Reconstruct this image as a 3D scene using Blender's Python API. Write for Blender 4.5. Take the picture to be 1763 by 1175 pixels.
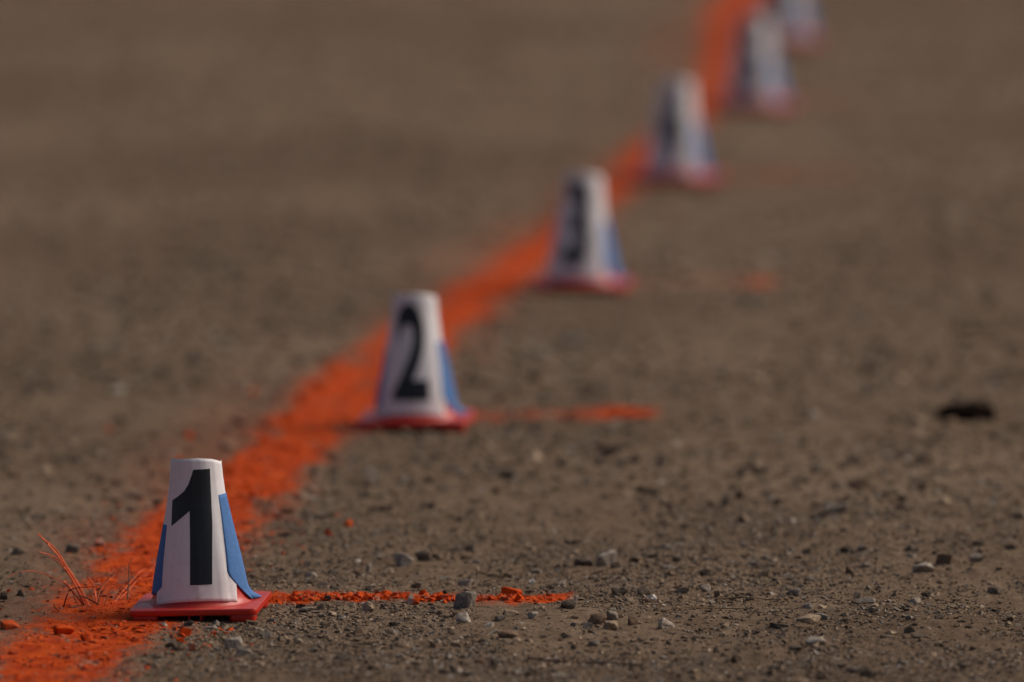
import bpy, bmesh, math, random
import numpy as np
from mathutils import Vector, Matrix

scene = bpy.context.scene
for o in list(bpy.data.objects):
    bpy.data.objects.remove(o)

# ------------------------------------------------------------------ camera
F = 15300.0                    # focal length in photo pixels (photo 1763 x 1175)
CX, CY = 881.5, 587.5
HORIZON = -1100.0
PITCH = math.atan((CY - HORIZON) / F)
HC = 1.597
cam_d = bpy.data.cameras.new('camera')
cam = bpy.data.objects.new('camera', cam_d)
scene.collection.objects.link(cam)
cam.location = (0, 0, HC)
cam.rotation_euler = (math.pi / 2 - PITCH, 0, 0)
cam_d.sensor_width = 36.0
cam_d.lens = F / 1763.0 * 36.0
cam_d.clip_start = 0.1
cam_d.clip_end = 2000.0
cam_d.dof.use_dof = True
cam_d.dof.focus_distance = 11.40
cam_d.dof.aperture_fstop = 2.7
cam_d.dof.aperture_blades = 0
scene.camera = cam

# ------------------------------------------------------------------ light
SUN_EL = math.radians(42)
SUN_AZ = math.radians(72)      # clockwise from +Y (the view direction): from the right, a little behind the cones
world = bpy.data.worlds.new('World')
scene.world = world
world.use_nodes = True
wn = world.node_tree.nodes
wl = world.node_tree.links
sky = wn.new('ShaderNodeTexSky')
sky.sky_type = 'NISHITA'
sky.sun_disc = False
sky.sun_elevation = SUN_EL
sky.sun_rotation = SUN_AZ
sky.dust_density = 5.0
sky.air_density = 0.8
sky.ozone_density = 0.4
wn['Background'].inputs['Strength'].default_value = 0.052
wl.new(sky.outputs[0], wn['Background'].inputs['Color'])
sun_d = bpy.data.lights.new('sun', 'SUN')
sun_d.energy = 1.5
sun_d.angle = math.radians(45)
sun_d.color = (1.0, 0.92, 0.82)
sun = bpy.data.objects.new('sun', sun_d)
scene.collection.objects.link(sun)
sdir = Vector((math.sin(SUN_AZ) * math.cos(SUN_EL), math.cos(SUN_AZ) * math.cos(SUN_EL), math.sin(SUN_EL)))
sun.rotation_euler = sdir.to_track_quat('Z', 'Y').to_euler()
scene.view_settings.view_transform = 'Standard'
scene.view_settings.look = 'None'
scene.view_settings.exposure = 0.54
scene.view_settings.gamma = 1.0
scene.view_settings.use_curve_mapping = False

# ------------------------------------------------------------------ helpers
COL = scene.collection


def ground_at(px, py):
    """photo pixel -> (x, y) on the plane z = 0"""
    a = (px - CX) / F
    b = -(py - CY) / F
    cp, sp = math.cos(PITCH), math.sin(PITCH)
    dy, dz = cp + b * sp, -sp + b * cp
    t = HC / -dz
    return a * t, dy * t


def ground_np(px, py):
    px = np.asarray(px, float)
    py = np.asarray(py, float)
    a = (px - CX) / F
    b = -(py - CY) / F
    cp, sp = math.cos(PITCH), math.sin(PITCH)
    dy, dz = cp + b * sp, -sp + b * cp
    t = HC / -dz
    return a * t, dy * t


def at_depth(px, py, y):
    """photo pixel -> point on the vertical plane at distance y"""
    a = (px - CX) / F
    b = -(py - CY) / F
    cp, sp = math.cos(PITCH), math.sin(PITCH)
    dy, dz = cp + b * sp, -sp + b * cp
    t = y / dy
    return Vector((a * t, y, HC + dz * t))


def ppm(y):
    return F / (y * math.cos(PITCH) + HC * math.sin(PITCH))


def _hash(ix, iy, seed):
    h = (ix.astype(np.int64) * 374761393 + iy.astype(np.int64) * 668265263 + seed * 974634541) & 0xFFFFFFFF
    h = ((h ^ (h >> 13)) * 1274126177) & 0xFFFFFFFF
    h = (h ^ (h >> 16)) & 0xFFFFFFFF
    return h.astype(np.float64) / 4294967295.0


def vnoise(x, y, seed=0):
    x = np.asarray(x, float)
    y = np.asarray(y, float)
    ix, iy = np.floor(x), np.floor(y)
    fx, fy = x - ix, y - iy
    ux, uy = fx * fx * (3 - 2 * fx), fy * fy * (3 - 2 * fy)
    a = _hash(ix, iy, seed)
    b = _hash(ix + 1, iy, seed)
    c = _hash(ix, iy + 1, seed)
    d = _hash(ix + 1, iy + 1, seed)
    return (a * (1 - ux) + b * ux) * (1 - uy) + (c * (1 - ux) + d * ux) * uy


def rnoise(x, y, seed=0):
    """two rotated layers, hides the lattice"""
    c, s = 0.8, 0.6
    return 0.5 * (vnoise(x, y, seed) + vnoise(c * x - s * y + 7.3, s * x + c * y + 1.7, seed + 11))


CONES = [  # photo px of the base centre on the ground, yaw of plate, yaw of paper, roll
    (346, 1054, -5.0, 0.5, -1.7, '1'),
    (717, 733, -5.0, -6.0, -0.8, '2'),
    (1002, 497, -6.0, -10.0, 0.8, '3'),
    (1163, 313, -11.0, -9.0, 0.5, '4'),
    (1300, 187, -7.0, -9.0, -0.6, '5'),
    (1351, 74, -6.0, -8.0, 0.4, '6'),
]
CONE_XY = [ground_at(c[0], c[1]) for c in CONES]


def height(x, y):
    x = np.asarray(x, float)
    y = np.asarray(y, float)
    near = np.clip((13.2 - y) / 1.2, 0, 1)
    h = 0.020 * (rnoise(x * 1.3, y * 0.9, 1) - 0.5)
    h += 0.014 * (rnoise(x * 5, y * 3.2, 2) - 0.5)
    h += 0.0075 * (rnoise(x * 19, y * 14, 3) - 0.5)
    h += 0.0050 * (rnoise(x * 55, y * 45, 4) - 0.5)
    h += near * 0.0034 * (rnoise(x * 125, y * 110, 5) - 0.5)
    h *= np.clip(1.2 - (np.abs(y - 17) - 9) / 60, 0.3, 1)
    # ground is level where the cones stand
    for (cx, cy) in CONE_XY:
        d = np.sqrt((x - cx) ** 2 + (y - cy) ** 2)
        w = np.clip((0.20 - d) / 0.08, 0, 1)
        w = w * w * (3 - 2 * w)
        h = h * (1 - w) + w * (-0.0015 + 0.16 * h)
    return h


# --- paint masks ----------------------------------------------------------
LINE = [(1700, -740, -470), (1450, -400, -140), (1330, -230, 10), (1250, -120, 90), (1175, -60, 185), (1130, -5, 228), (1100, 30, 262), (1075, 52, 288), (1050, 82, 300), (1020, 118, 305),
        (990, 150, 340), (955, 186, 388), (920, 232, 420), (880, 288, 454), (850, 332, 482), (800, 392, 540),
        (750, 442, 598), (700, 494, 652), (650, 560, 712), (600, 640, 770), (550, 712, 832), (500, 775, 892),
        (450, 852, 945), (400, 918, 1002), (350, 992, 1068), (300, 1052, 1114), (250, 1102, 1160), (200, 1172, 1230),
        (150, 1202, 1250), (100, 1212, 1256), (50, 1218, 1270), (20, 1222, 1300), (0, 1232, 1335), (-30, 1270, 1400), (-80, 1330, 1470)]
_ly, _ll, _lr = [], [], []
for (yy, a, b) in LINE:
    xa, y0 = ground_at(a, yy)
    xb, _ = ground_at(b, yy)
    _ly.append(y0); _ll.append(xa); _lr.append(xb)


def line_paint(x, y):
    l = np.interp(y, _ly, _ll)
    r = np.interp(y, _ly, _lr)
    n = rnoise(x * 16, y * 9, 21) - 0.5
    n2 = rnoise(x * 60, y * 45, 22) - 0.5
    e = np.minimum(x - l, r - x) + 0.040 * n + 0.030 * n2
    v = 0.66 + e / 0.085
    v = np.clip(v, 0, 1.05) - 0.25 * np.clip(rnoise(x * 34, y * 16, 23) - 0.52, 0, 1) * 6
    # fine overspray drifting to the left of the line
    ov = np.clip(1 - (l - x) / 0.20, 0, 1) * (x < r) * np.clip((rnoise(x * 7, y * 2.2, 24) - 0.42) * 4, 0, 1)
    ov = np.maximum(ov, 0) * np.where(y > 12.0, 0.40, 0.24)
    inside = (y > _ly[0]) & (y < _ly[-1])
    return np.where(inside, np.maximum(np.clip(v, 0, 1), ov), 0)


TICKS = [  # cone index, x0, x1, y_top, y_bottom, coverage
    (0, 440, 968, 1025, 1040, 1.0),
    (1, 800, 1136, 710, 726, 0.60),
    (2, 1075, 1350, 478, 497, 0.36),
    (3, 1225, 1490, 291, 312, 0.20),
    (4, 1345, 1480, 161, 181, 0.22),
]


def tick_paint(k, x, y):
    _, x0, x1, yt, yb, cov = TICKS[k]
    ym = 0.5 * (yt + yb)
    xa, yc = ground_at(x0, ym)
    xb, _ = ground_at(x1, ym)
    _, y_far = ground_at(x0, yt)
    _, y_near = ground_at(x0, yb)
    u = (x - xa) / (xb - xa)
    hw = 0.5 * (y_far - y_near) * (1 + 0.15 * np.sin(u * 9 + k))
    e = np.minimum(hw - np.abs(y - 0.5 * (y_far + y_near)), 1.6 * np.minimum(x - xa, xb - x))
    e = e + 0.034 * (rnoise(x * 45, y * 25, 31 + k) - 0.5) * 2 + 0.03 * (rnoise(x * 14, y * 9, 61 + k) - 0.52)
    v = np.clip(0.45 + e / 0.045, 0, 1)
    patch = rnoise(x * 12 + 3 * k, y * 3, 41 + k) - 0.5
    if k > 0:
        gain = (0, 0.40 + 0.18 * u, 0.15 + 0.52 * np.exp(-((u - 0.86) / 0.11) ** 2), 0.30, 0.26)[k]
        v = v * np.clip(gain + (0, 0.9, 0.35, 0.3, 0.3)[k] * patch, 0.06, 1)
    return v


def all_paint(x, y):
    v = line_paint(x, y)
    for k in range(len(TICKS)):
        v = np.maximum(v, tick_paint(k, x, y))
    return v


def link(o, parent=None):
    COL.objects.link(o)
    if parent is not None:
        o.parent = parent
    return o


def tag(o, label=None, cat=None, group=None, kind=None):
    if label: o['label'] = label
    if cat: o['category'] = cat
    if group: o['group'] = group
    if kind: o['kind'] = kind
    return o


def mesh_np(name, verts, faces, mat, smooth=True):
    """faces: (n,3) or (n,4) array"""
    me = bpy.data.meshes.new(name)
    nv, nf, k = len(verts), len(faces), faces.shape[1]
    me.vertices.add(nv)
    me.vertices.foreach_set('co', np.ascontiguousarray(verts, dtype=np.float32).ravel())
    me.loops.add(nf * k)
    me.loops.foreach_set('vertex_index', np.ascontiguousarray(faces, dtype=np.int32).ravel())
    me.polygons.add(nf)
    me.polygons.foreach_set('loop_start', np.arange(0, nf * k, k, dtype=np.int32))
    me.polygons.foreach_set('use_smooth', np.full(nf, smooth, dtype=bool))
    me.update(calc_edges=True)
    me.materials.append(mat)
    return me


def set_attr(me, name, vals):
    at = me.attributes.new(name, 'FLOAT', 'POINT')
    at.data.foreach_set('value', np.ascontiguousarray(vals, dtype=np.float32))


def set_col(me, cols):
    at = me.attributes.new('tint', 'FLOAT_COLOR', 'POINT')
    c = np.ones((len(cols), 4), dtype=np.float32)
    c[:, :3] = cols
    at.data.foreach_set('color', c.ravel())


# ------------------------------------------------------------------ materials
class NT:
    def __init__(self, name):
        self.m = bpy.data.materials.new(name)
        self.m.use_nodes = True
        self.n = self.m.node_tree.nodes
        self.l = self.m.node_tree.links
        self.b = self.n['Principled BSDF']

    def node(self, t, **kw):
        nd = self.n.new(t)
        for k, v in kw.items():
            setattr(nd, k, v)
        return nd

    def put(self, sock, v):
        if isinstance(v, bpy.types.NodeSocket):
            self.l.new(v, sock)
        else:
            sock.default_value = v

    def noise(self, vec, scale, detail=4, rough=0.55):
        nd = self.node('ShaderNodeTexNoise')
        self.put(nd.inputs['Vector'], vec)
        nd.inputs['Scale'].default_value = scale
        nd.inputs['Detail'].default_value = detail
        nd.inputs['Roughness'].default_value = rough
        return nd.outputs[0]

    def math(self, op, a, b=0.0, clamp=False):
        nd = self.node('ShaderNodeMath', operation=op, use_clamp=clamp)
        self.put(nd.inputs[0], a)
        self.put(nd.inputs[1], b)
        return nd.outputs[0]

    def ramp(self, v, lo, hi, a=0.0, b=1.0, smooth=True):
        nd = self.node('ShaderNodeMapRange', interpolation_type='SMOOTHSTEP' if smooth else 'LINEAR')
        self.put(nd.inputs['Value'], v)
        nd.inputs['From Min'].default_value = lo
        nd.inputs['From Max'].default_value = hi
        nd.inputs['To Min'].default_value = a
        nd.inputs['To Max'].default_value = b
        return nd.outputs[0]

    def mix(self, f, a, b, blend='MIX'):
        nd = self.node('ShaderNodeMix', data_type='RGBA', blend_type=blend)
        self.put(nd.inputs['Factor'], f)
        self.put(nd.inputs['A'], a)
        self.put(nd.inputs['B'], b)
        return nd.outputs['Result']

    def bump(self, h, strength, dist, normal=None):
        nd = self.node('ShaderNodeBump')
        nd.inputs['Strength'].default_value = strength
        nd.inputs['Distance'].default_value = dist
        self.put(nd.inputs['Height'], h)
        if normal is not None:
            self.put(nd.inputs['Normal'], normal)
        return nd.outputs[0]


ORANGE = (0.58, 0.080, 0.009, 1)
ORANGE_DEEP = (0.40, 0.040, 0.006, 1)


def earth_material(name, stones):
    t = NT(name)
    geo = t.node('ShaderNodeNewGeometry')
    pos = geo.outputs['Position']
    if stones:
        at = t.node('ShaderNodeAttribute', attribute_name='tint')
        v = t.noise(pos, 260, 4)
        base = t.mix(t.ramp(v, 0.3, 0.7, 0.0, 1.0), (0.62, 0.60, 0.58, 1), (1.28, 1.25, 1.2, 1))
        base = t.mix(1.0, at.outputs['Color'], base, 'MULTIPLY')
        dust = t.ramp(t.noise(pos, 70, 3), 0.48, 0.75, 0.0, 0.5)
        base = t.mix(dust, base, (0.175, 0.128, 0.092, 1))
    else:
        big = t.noise(pos, 1.1, 4)
        base = t.mix(t.ramp(big, 0.30, 0.70), (0.186, 0.128, 0.084, 1), (0.262, 0.186, 0.126, 1))
        mid = t.noise(pos, 26, 5, 0.62)
        base = t.mix(t.ramp(mid, 0.38, 0.66), t.mix(1.0, base, (0.72, 0.70, 0.68, 1), 'MULTIPLY'), base)
        fine = t.noise(pos, 420, 3, 0.7)
        base = t.mix(t.ramp(fine, 0.34, 0.68), t.mix(1.0, base, (0.52, 0.50, 0.48, 1), 'MULTIPLY'),
                     t.mix(1.0, base, (1.30, 1.28, 1.25, 1), 'MULTIPLY'))
    pa = t.node('ShaderNodeAttribute', attribute_name='paint')
    grit = t.noise(pos, 190, 4, 0.65)
    pf = t.math('ADD', pa.outputs['Fac'], t.math('MULTIPLY', t.math('SUBTRACT', grit, 0.52), 1.55))
    hard = t.ramp(pf, 0.28, 0.80)
    soft = t.math('MULTIPLY', pa.outputs['Fac'], 0.45)
    cover = t.math('MAXIMUM', t.math('MULTIPLY', hard, t.ramp(pa.outputs['Fac'], 0.02, 0.35)), soft, True)
    org = t.mix(t.ramp(t.noise(pos, 34, 4), 0.35, 0.65), ORANGE_DEEP, ORANGE)
    t.put(t.b.inputs['Base Color'], t.mix(cover, base, org))
    t.b.inputs['Roughness'].default_value = 0.92
    t.b.inputs['Specular IOR Level'].default_value = 0.08
    if stones:
        nb = t.bump(t.noise(pos, 330, 4), 0.35, 0.0015)
    else:
        nb = t.bump(t.noise(pos, 300, 5, 0.7), 0.95, 0.0036)
    t.put(t.b.inputs['Normal'], nb)
    return t.m


M_DIRT = earth_material('packed_dirt', False)
M_STONE = earth_material('stone', True)


def simple(name, col, rough, spec=0.5, noise=None, bump=None, sss=0.0):
    t = NT(name)
    t.b.inputs['Roughness'].default_value = rough
    t.b.inputs['Specular IOR Level'].default_value = spec
    tc = t.node('ShaderNodeTexCoord').outputs['Object']
    c = (*col, 1)
    if noise:
        sc, amt = noise
        f = t.ramp(t.noise(tc, sc, 5), 0.3, 0.7)
        t.put(t.b.inputs['Base Color'], t.mix(f, tuple(v * (1 - amt) for v in col) + (1,), tuple(min(1, v * (1 + amt)) for v in col) + (1,)))
    else:
        t.b.inputs['Base Color'].default_value = c
    if bump:
        sc, s, d = bump
        t.put(t.b.inputs['Normal'], t.bump(t.noise(tc, sc, 4), s, d))
    return t


_t = simple('red_plastic', (0.50, 0.014, 0.005), 0.30, 0.5, None, (220, 0.12, 0.0006))
_tc = _t.node('ShaderNodeTexCoord').outputs['Object']
_up = _t.node('ShaderNodeSeparateXYZ')
_t.put(_up.inputs[0], _t.node('ShaderNodeNewGeometry').outputs['Normal'])
_dust = _t.math('MULTIPLY', _t.ramp(_t.noise(_tc, 38, 6, 0.65), 0.36, 0.72, 0.03, 0.24), _t.ramp(_up.outputs['Z'], 0.0, 0.9, 0.12, 1.0))
_t.put(_t.b.inputs['Base Color'], _t.mix(_dust, (0.50, 0.014, 0.005, 1), (0.24, 0.165, 0.115, 1)))
_t.put(_t.b.inputs['Roughness'], _t.ramp(_dust, 0.0, 0.4, 0.30, 0.7))
M_RED = _t.m
_p = simple('printed_paper', (0.64, 0.595, 0.605), 0.55, 0.4, None, (60, 0.2, 0.0012))
_tc = _p.node('ShaderNodeTexCoord').outputs['Object']
_sp = _p.node('ShaderNodeSeparateXYZ')
_p.put(_sp.inputs[0], _tc)
_splash = _p.math('MULTIPLY', _p.ramp(_p.noise(_tc, 55, 6, 0.7), 0.46, 0.74), _p.ramp(_sp.outputs['Z'], 0.09, 0.015, 0.12, 0.55))
_p.put(_p.b.inputs['Base Color'], _p.mix(_splash, (0.75, 0.715, 0.725, 1), (0.36, 0.25, 0.18, 1)))
M_PAPER = _p.m
M_INK = simple('black_print', (0.011, 0.012, 0.014), 0.38, 0.45, (80, 0.2), (60, 0.15, 0.0012)).m
M_TAPE = simple('blue_masking_tape', (0.060, 0.165, 0.40), 0.72, 0.3, (160, 0.10), (420, 0.45, 0.0008)).m
M_BLACK = simple('black_rubber', (0.009, 0.006, 0.005), 0.95, 0.0, (40, 0.3), (120, 0.3, 0.001)).m
M_STRAW_O = simple('painted_straw', (0.78, 0.15, 0.055), 0.75, 0.25, (60, 0.25)).m
M_STRAW_D = simple('dry_stalk', (0.085, 0.045, 0.028), 0.8, 0.2, (90, 0.3)).m
M_STRAW_B = simple('brown_straw', (0.135, 0.085, 0.045), 0.8, 0.2, (90, 0.3)).m
M_STRAW_F = simple('faintly_painted_straw', (0.42, 0.10, 0.040), 0.8, 0.2, (60, 0.3)).m

# ------------------------------------------------------------------ ground
def stretch(start, step, end, k=1.25):
    out, p = [], start
    while (p < end) if step > 0 else (p > end):
        step *= k
        p += step
        out.append(p)
    return out


def axis(parts):
    out = []
    for a, b, s in parts:
        out += list(np.arange(a, b - 1e-6, s))
    return out


gx = axis([(-1.55, -0.78, 0.011), (-0.78, 0.78, 0.0042), (0.78, 1.56, 0.011)])
gx = sorted(stretch(-1.55, -0.012, -900)) + gx + stretch(1.56, 0.012, 900)
gy = axis([(9.0, 10.45, 0.022), (10.45, 12.3, 0.0065), (12.3, 15.0, 0.014), (15.0, 24.5, 0.034)])
gy = sorted(stretch(9.0, -0.022, -300)) + gy + stretch(24.5, 0.04, 1800)
gx, gy = np.array(gx), np.array(gy)
GXX, GYY = np.meshgrid(gx, gy)
GH = height(GXX, GYY)
_main = (gy > 8.0) & (gy < 26)
GP = np.zeros_like(GH)
GP[_main] = all_paint(GXX[_main], GYY[_main])
nx, ny = len(gx), len(gy)
idx = np.arange(nx * ny).reshape(ny, nx)
quads = np.stack([idx[:-1, :-1], idx[:-1, 1:], idx[1:, 1:], idx[1:, :-1]], -1).reshape(-1, 4)
gv = np.stack([GXX, GYY, GH], -1).reshape(-1, 3)
me = mesh_np('ground', gv, quads, M_DIRT)
set_attr(me, 'paint', GP.ravel())
ground = link(bpy.data.objects.new('ground', me))
tag(ground, 'packed brown dirt and grit of the open yard', 'ground', kind='structure')


def paint_sheet(name, mask, lift, skip=None):
    """a skin of sprayed dirt lying on the relief of the ground"""
    fm = mask.ravel()[quads].max(1) > 0.06
    if skip is not None:
        fm &= skip.ravel()[quads].max(1) <= 0.06
    q = quads[fm]
    used, inv = np.unique(q, return_inverse=True)
    v = gv[used].copy()
    v[:, 2] += lift + 0.0008 * np.clip(mask.ravel()[used], 0, 1)
    m = mesh_np(name, v, inv.reshape(-1, 4), M_DIRT)
    set_attr(m, 'paint', mask.ravel()[used])
    return link(bpy.data.objects.new(name, m))


LM = np.zeros_like(GH)
LM[_main] = line_paint(GXX[_main], GYY[_main])
o = paint_sheet('painted_line', LM, 0.0006)
tag(o, 'broad orange sprayed line running past all the numbered cones', 'painted line')
TICK_LABEL = ['crisp orange sprayed tick leading off the nearest cone', 'patchy orange sprayed tick beside the cone numbered 2',
              'faint broken orange tick beside the cone numbered 3', 'very faint reddish tick beside the fourth cone from the front',
              'barely visible reddish tick beside the fifth cone from the front']
for k in range(len(TICKS)):
    TM = np.zeros_like(GH)
    TM[_main] = tick_paint(k, GXX[_main], GYY[_main])
    o = paint_sheet('painted_tick', TM, 0.0006, LM)
    tag(o, TICK_LABEL[k], 'painted tick', 'ticks sprayed at the cones')

# ------------------------------------------------------------------ stones
rng = np.random.default_rng(7)
random.seed(7)


def hull_stone(seed, npts=13, sharp=0.5):
    """angular unit stone: convex hull of points on a lumpy ball, then softened"""
    r = np.random.default_rng(seed)
    p = r.normal(size=(npts, 3))
    p /= np.linalg.norm(p, axis=1)[:, None]
    p *= r.uniform(0.82, 1.05, (npts, 1))
    p = np.sign(p) * np.abs(p) ** (1 - 0.35 * sharp)
    bm = bmesh.new()
    for q in p:
        bm.verts.new(q)
    res = bmesh.ops.convex_hull(bm, input=bm.verts)
    junk = [g for g in res['geom_interior'] + res['geom_unused'] if isinstance(g, bmesh.types.BMVert) and g.is_valid]
    if junk:
        bmesh.ops.delete(bm, geom=list(set(junk)), context='VERTS')
    return bm


def hull_arrays(seed, npts):
    bm = hull_stone(seed, npts)
    bmesh.ops.triangulate(bm, faces=bm.faces)
    bm.verts.ensure_lookup_table()
    bm.verts.index_update()
    v = np.array([q.co[:] for q in bm.verts])
    f = np.array([[w.index for w in fc.verts] for fc in bm.faces])
    bm.free()
    v -= (v.max(0) + v.min(0)) / 2
    v /= (v.max(0) - v.min(0)) / 2
    return v, f


def nice_stone(name, seed, w, d, h, tint, paint=None, sharp=0.5, npts=12):
    bm = hull_stone(seed, npts, sharp)
    bmesh.ops.dissolve_limit(bm, angle_limit=0.30, verts=bm.verts, edges=bm.edges)
    try:
        bmesh.ops.bevel(bm, geom=list(bm.edges), offset=0.11, segments=1, profile=0.5, affect='EDGES', clamp_overlap=True)
    except Exception:
        pass
    bmesh.ops.triangulate(bm, faces=bm.faces)
    bmesh.ops.subdivide_edges(bm, edges=[e for e in bm.edges if e.calc_length() > 0.3], cuts=1, use_grid_fill=True)
    bmesh.ops.triangulate(bm, faces=bm.faces)
    r = np.random.default_rng(seed + 5000)
    bm.normal_update()
    for q in bm.verts:
        q.co += q.normal * float(r.normal(0, 0.022))
    co = np.array([q.co[:] for q in bm.verts])
    c, s = (co.max(0) + co.min(0)) / 2, (co.max(0) - co.min(0)) / 2
    for q in bm.verts:
        q.co = Vector(((q.co.x - c[0]) / s[0] * w / 2, (q.co.y - c[1]) / s[1] * d / 2, (q.co.z - c[2]) / s[2] * h / 2))
    me = bpy.data.meshes.new(name)
    bm.to_mesh(me)
    bm.free()
    me.materials.append(M_STONE)
    co = np.array([v.co[:] for v in me.vertices])
    set_col(me, np.tile(np.array(tint), (len(co), 1)))
    if paint is None:
        pv = np.zeros(len(co))
    elif callable(paint):
        pv = paint(co[:, 0] / (w / 2), co[:, 1] / (d / 2), co[:, 2] / (h / 2))
    else:
        pv = np.full(len(co), float(paint))
    set_attr(me, 'paint', np.clip(pv, 0, 1))
    return me


TONE = {'k': (0.038, 0.031, 0.027), 'd': (0.098, 0.078, 0.062), 'g': (0.190, 0.163, 0.138), 'p': (0.310, 0.268, 0.228),
        't': (0.275, 0.205, 0.145), 'b': (0.150, 0.100, 0.068), 'w': (0.46, 0.43, 0.40), 'o': (0.20, 0.15, 0.11)}
TONE_WORD = {'k': 'black', 'd': 'dark grey', 'g': 'grey', 'p': 'pale grey', 't': 'tan', 'b': 'brown', 'w': 'whitish', 'o': 'orange sprayed'}
RIGHT = lambda x, y, z: np.clip(0.5 + 1.6 * (x - 0.15), 0, 1)
FRONT = lambda x, y, z: np.clip(0.5 - 2.2 * (y + 0.15) - 0.9 * (x - 0.2), 0, 1)
TOPP = lambda x, y, z: np.clip(0.5 + 1.5 * (z - 0.0), 0, 1)

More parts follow.
